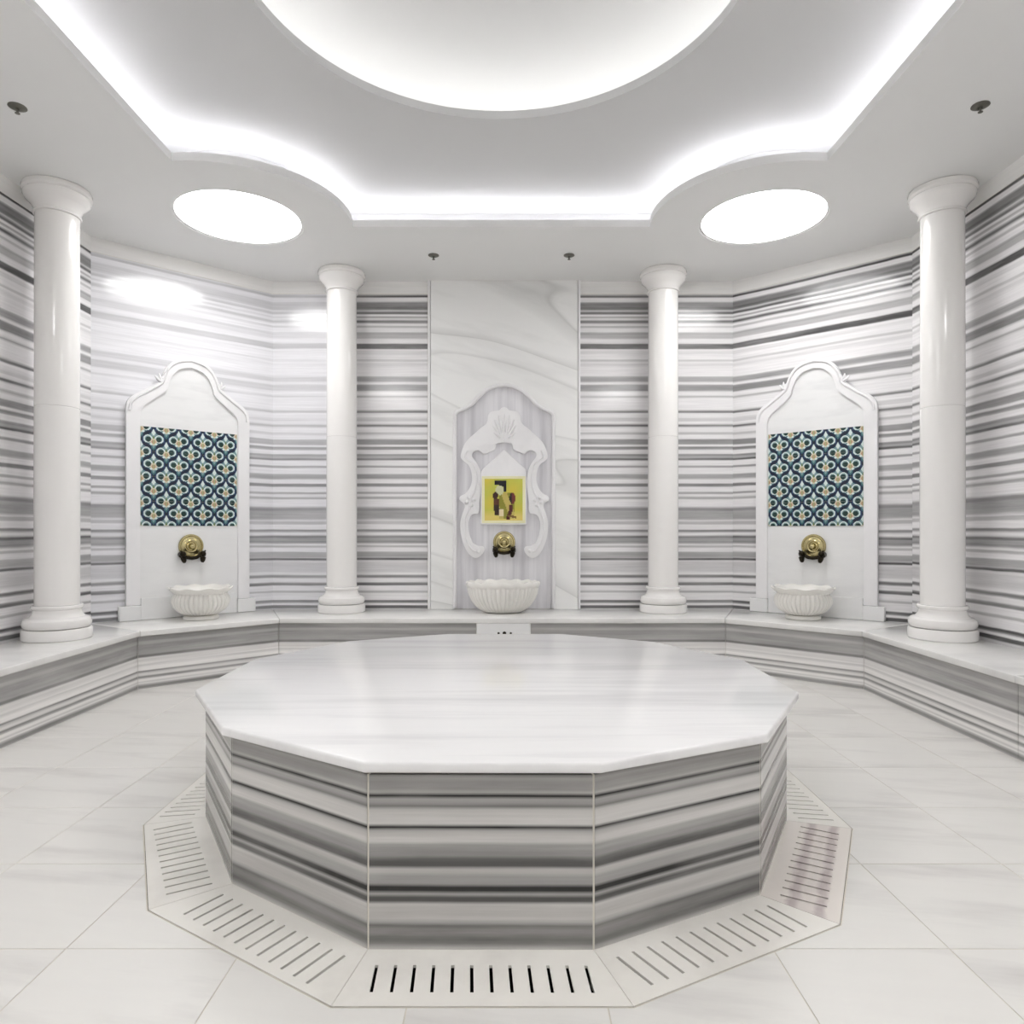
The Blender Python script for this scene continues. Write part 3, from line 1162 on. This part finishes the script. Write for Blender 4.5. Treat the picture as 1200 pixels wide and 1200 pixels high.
outer_r = [zz(*p) for p in [(565, 292), (590, 300), (612, 322), (645, 328), (690, 338), (716, 372), (722, 420), (740, 455), (790, 492), (842, 540), (900, 592), (945, 655),
                            (975, 752), (955, 792), (905, 832), (876, 895), (868, 980), (888, 1050), (930, 1105), (978, 1132), (985, 1165), (945, 1200), (935, 1232),
                            (955, 1290), (977, 1370), (976, 1450), (955, 1560), (905, 1665), (840, 1712), (785, 1690), (752, 1640), (765, 1605), (815, 1598)]]
inner_r = [zz(*p) for p in [(862, 1572), (893, 1490), (905, 1400), (890, 1330), (858, 1300), (812, 1292), (796, 1245), (798, 1190), (786, 1100), (776, 1000), (790, 890),
                            (828, 810), (868, 755), (850, 712), (802, 700), (755, 732), (700, 712), (652, 690), (640, 640), (600, 628), (565, 626)]]
rel = smooth_path(outer_r, 3) + smooth_path(inner_r, 3)
b = vplate(rel, [], .0065, .036)
vplate([(-u, z) for u, z in rel], [], .0065, .036, b)
b.build('carved_frame', M['carved'], cf, bevel=.004, seg=2, smooth=50)
# relief on the frame: shell ribs of the crest, spine of the scrolls, rosettes
b = MB()
for k in range(-4, 5):
    a = k * .20
    p0 = zz(565, 620)
    ln = (.26 - .008 * k * k) * 1.0
    b.tube([(p0[0] + .35 * ln * math.sin(a), -.037, p0[1] + .35 * ln * math.cos(a)), (p0[0] + .7 * ln * math.sin(a), -.041, p0[1] + .7 * ln * math.cos(a)),
            (p0[0] + ln * math.sin(a), -.037, p0[1] + ln * math.cos(a))], [.006, .013, .008], 8)
for sx in (-1, 1):
    sp = [zz(*p) for p in [(915, 700), (930, 770), (850, 830), (825, 950), (835, 1060), (875, 1150), (890, 1240), (930, 1340), (938, 1440), (912, 1560), (860, 1640), (800, 1650)]]
    sp = smooth_path(sp, 3)
    b.tube([(sx * u, -.037, z) for u, z in sp], [.010] * len(sp), 8)
    for p, r in [((895, 1145), .02), ((850, 1165), .018), ((920, 1190), .018), ((870, 1215), .018), ((810, 1645), .022)]:
        u, z = zz(*p)
        b.ball((sx * u, -.036, z), r, 10)
b.build('carved_relief', M['carved'], cf, smooth=60)
# small gabled plaque with the painted picture
pl = [zz(*p) for p in [(345, 1400), (775, 1400), (775, 908), (765, 872), (715, 830), (640, 760), (565, 690), (490, 760), (415, 830), (365, 872), (345, 908)]]
ax = 0.0
plq = vertical(None, .006, .045, pl).build('plaque', M['carved'], cf, bevel=.004, seg=1)
pw, ph = 51 * .00806, 55 * .00806
pic_me = print_grid('picture', pw, ph, 48, 54, picture_print)
bm = bmesh.new()
bm.from_mesh(pic_me)
r = bmesh.ops.extrude_edge_only(bm, edges=[e for e in bm.edges if e.is_boundary])
for v in [x for x in r['geom'] if isinstance(x, bmesh.types.BMVert)]:
    v.co.y += .006
bm.to_mesh(pic_me)
bm.free()
obj('picture', pic_me, plq, ((560 - 565) / 8 * .00806, -.050, (620 - 613) * .00806 + 1.2 - ZB))['label'] = 'painted yellow-green picture'


# ------------------------------------------------------------------ basins
def flute(n, amp, i0, i1, lobes=0, lamp=0.0, r0=99):
    def f(a, i, r, z):
        if i0 <= i <= i1:
            r = r * (1 - amp * (1 - abs(math.cos(n * a / 2))) ** 1.5)
        if i >= r0 and lobes:
            w = math.cos(lobes * a)
            r = r * (1 + lamp * w)
            z = z + .006 * w
        return r, z
    return f


cb = MB()
cprof = [(.10, .0005), (.15, .004), (.20, .022), (.255, .065), (.295, .12), (.318, .175), (.326, .222), (.322, .232), (.328, .238), (.336, .252), (.336, .276), (.328, .284),
         (.305, .282), (.29, .262), (.26, .18), (.18, .09), (.05, .06)]
cb.lathe(cprof, 240, flute(44, .06, 1, 6, 16, .006, 7), sy=.78)
o = cb.build('stone_basin', M['basin'], None, (CX - .01, 6.30, ZB), smooth=50)
tag(o, 'half-round fluted marble basin standing under the centre tap', 'basin', 'fluted marble basins')
foot, bowl = MB(), MB()
foot.lathe([(.135, .0005), (.142, .006), (.142, .022), (.134, .032), (.12, .036), (.09, .037)], 64)
bowl.lathe([(.10, .0375), (.14, .044), (.19, .075), (.222, .115), (.232, .155), (.226, .19), (.212, .208), (.206, .218), (.222, .232), (.245, .252), (.253, .266), (.246, .274),
            (.225, .266), (.20, .23), (.17, .15), (.10, .09), (.02, .08)], 216, flute(36, .06, 1, 6, 10, .018, 8))
foot_me = foot.mesh('foot', M['basin'], smooth=40)
bowl_me = bowl.mesh('bowl', M['basin'], smooth=50)
for sx, side in ((-1, 'left'), (1, 'right')):
    p = Vector((sx * abs(midl.x), midl.y)) + Vector((-sx * NL.x * 1.0 * (1 if NL.x > 0 else -1), NL.y)) * .30
    t = thing('stone_basin', 'round fluted marble basin with wavy rim on the bench under the %s tiled fountain' % side, 'basin', (p.x, p.y, ZB), sx * .3,
              'fluted marble basins')
    obj('foot', foot_me, t)
    obj('bowl', bowl_me, t)


# ------------------------------------------------------------------ taps
def make_tap(label):
    t = thing('brass_tap', label, 'tap', group='taps over the basins')
    b = MB()
    b.lathe([(.100, 0.0), (.104, .004), (.105, .012), (.100, .019), (.090, .020), (.084, .014), (.062, .016), (.052, .024), (.046, .024), (.036, .018), (.028, .022), (.024, .045),
             (.019, .056), (.010, .061), (.001, .062)], 48)
    obj('plate', b.mesh('plate', M['brass'], smooth=35, xf=Matrix.Rotation(PI / 2, 4, 'X')), t)
    b = MB()
    b.tube([(-.075, -.022, -.078), (-.04, -.03, -.098), (0, -.032, -.104), (.04, -.03, -.098), (.075, -.022, -.078)], [.015, .016, .016, .016, .015], 10)
    obj('manifold', b.mesh('manifold', M['bronze'], smooth=50), t)
    for sx in (-1, 1):
        b = MB()
        b.tube([(sx * .080, -.002, -.072), (sx * .082, -.03, -.072), (sx * .083, -.055, -.080), (sx * .081, -.070, -.100), (sx * .076, -.074, -.128), (sx * .074, -.074, -.142)],
               [.028, .028, .028, .025, .019, .010], 12)
        sp = obj('spout', b.mesh('spout', M['bronze'], smooth=50), t)
        b = MB()
        b.ball((sx * .083, -.062, -.066), .027, 14)
        b.tube([(sx * .083, -.062, -.060), (sx * .104, -.070, -.036)], [.009, .006], 8)
        obj('tap_handle', b.mesh('tap_handle', M['bronze'], smooth=60), sp)
    return t


tp = make_tap('round brass tap plate with black spouts below the painted picture')
tp.location = (CX, YW - .007, 1.2 - 15.5 * .00806)
for sx, side in ((-1, 'left'), (1, 'right')):
    c = copy_tree(tp)
    n2 = Vector((-sx * abs(NL.x), -abs(NL.y)))
    p = Vector((sx * abs(midl.x), midl.y)) + n2 * .031
    c.location = (p.x, p.y, 1.05)
    c.rotation_euler = (0, 0, -sx * rot_l)
    c['label'] = 'round brass tap plate with black spouts on the %s tiled fountain' % side
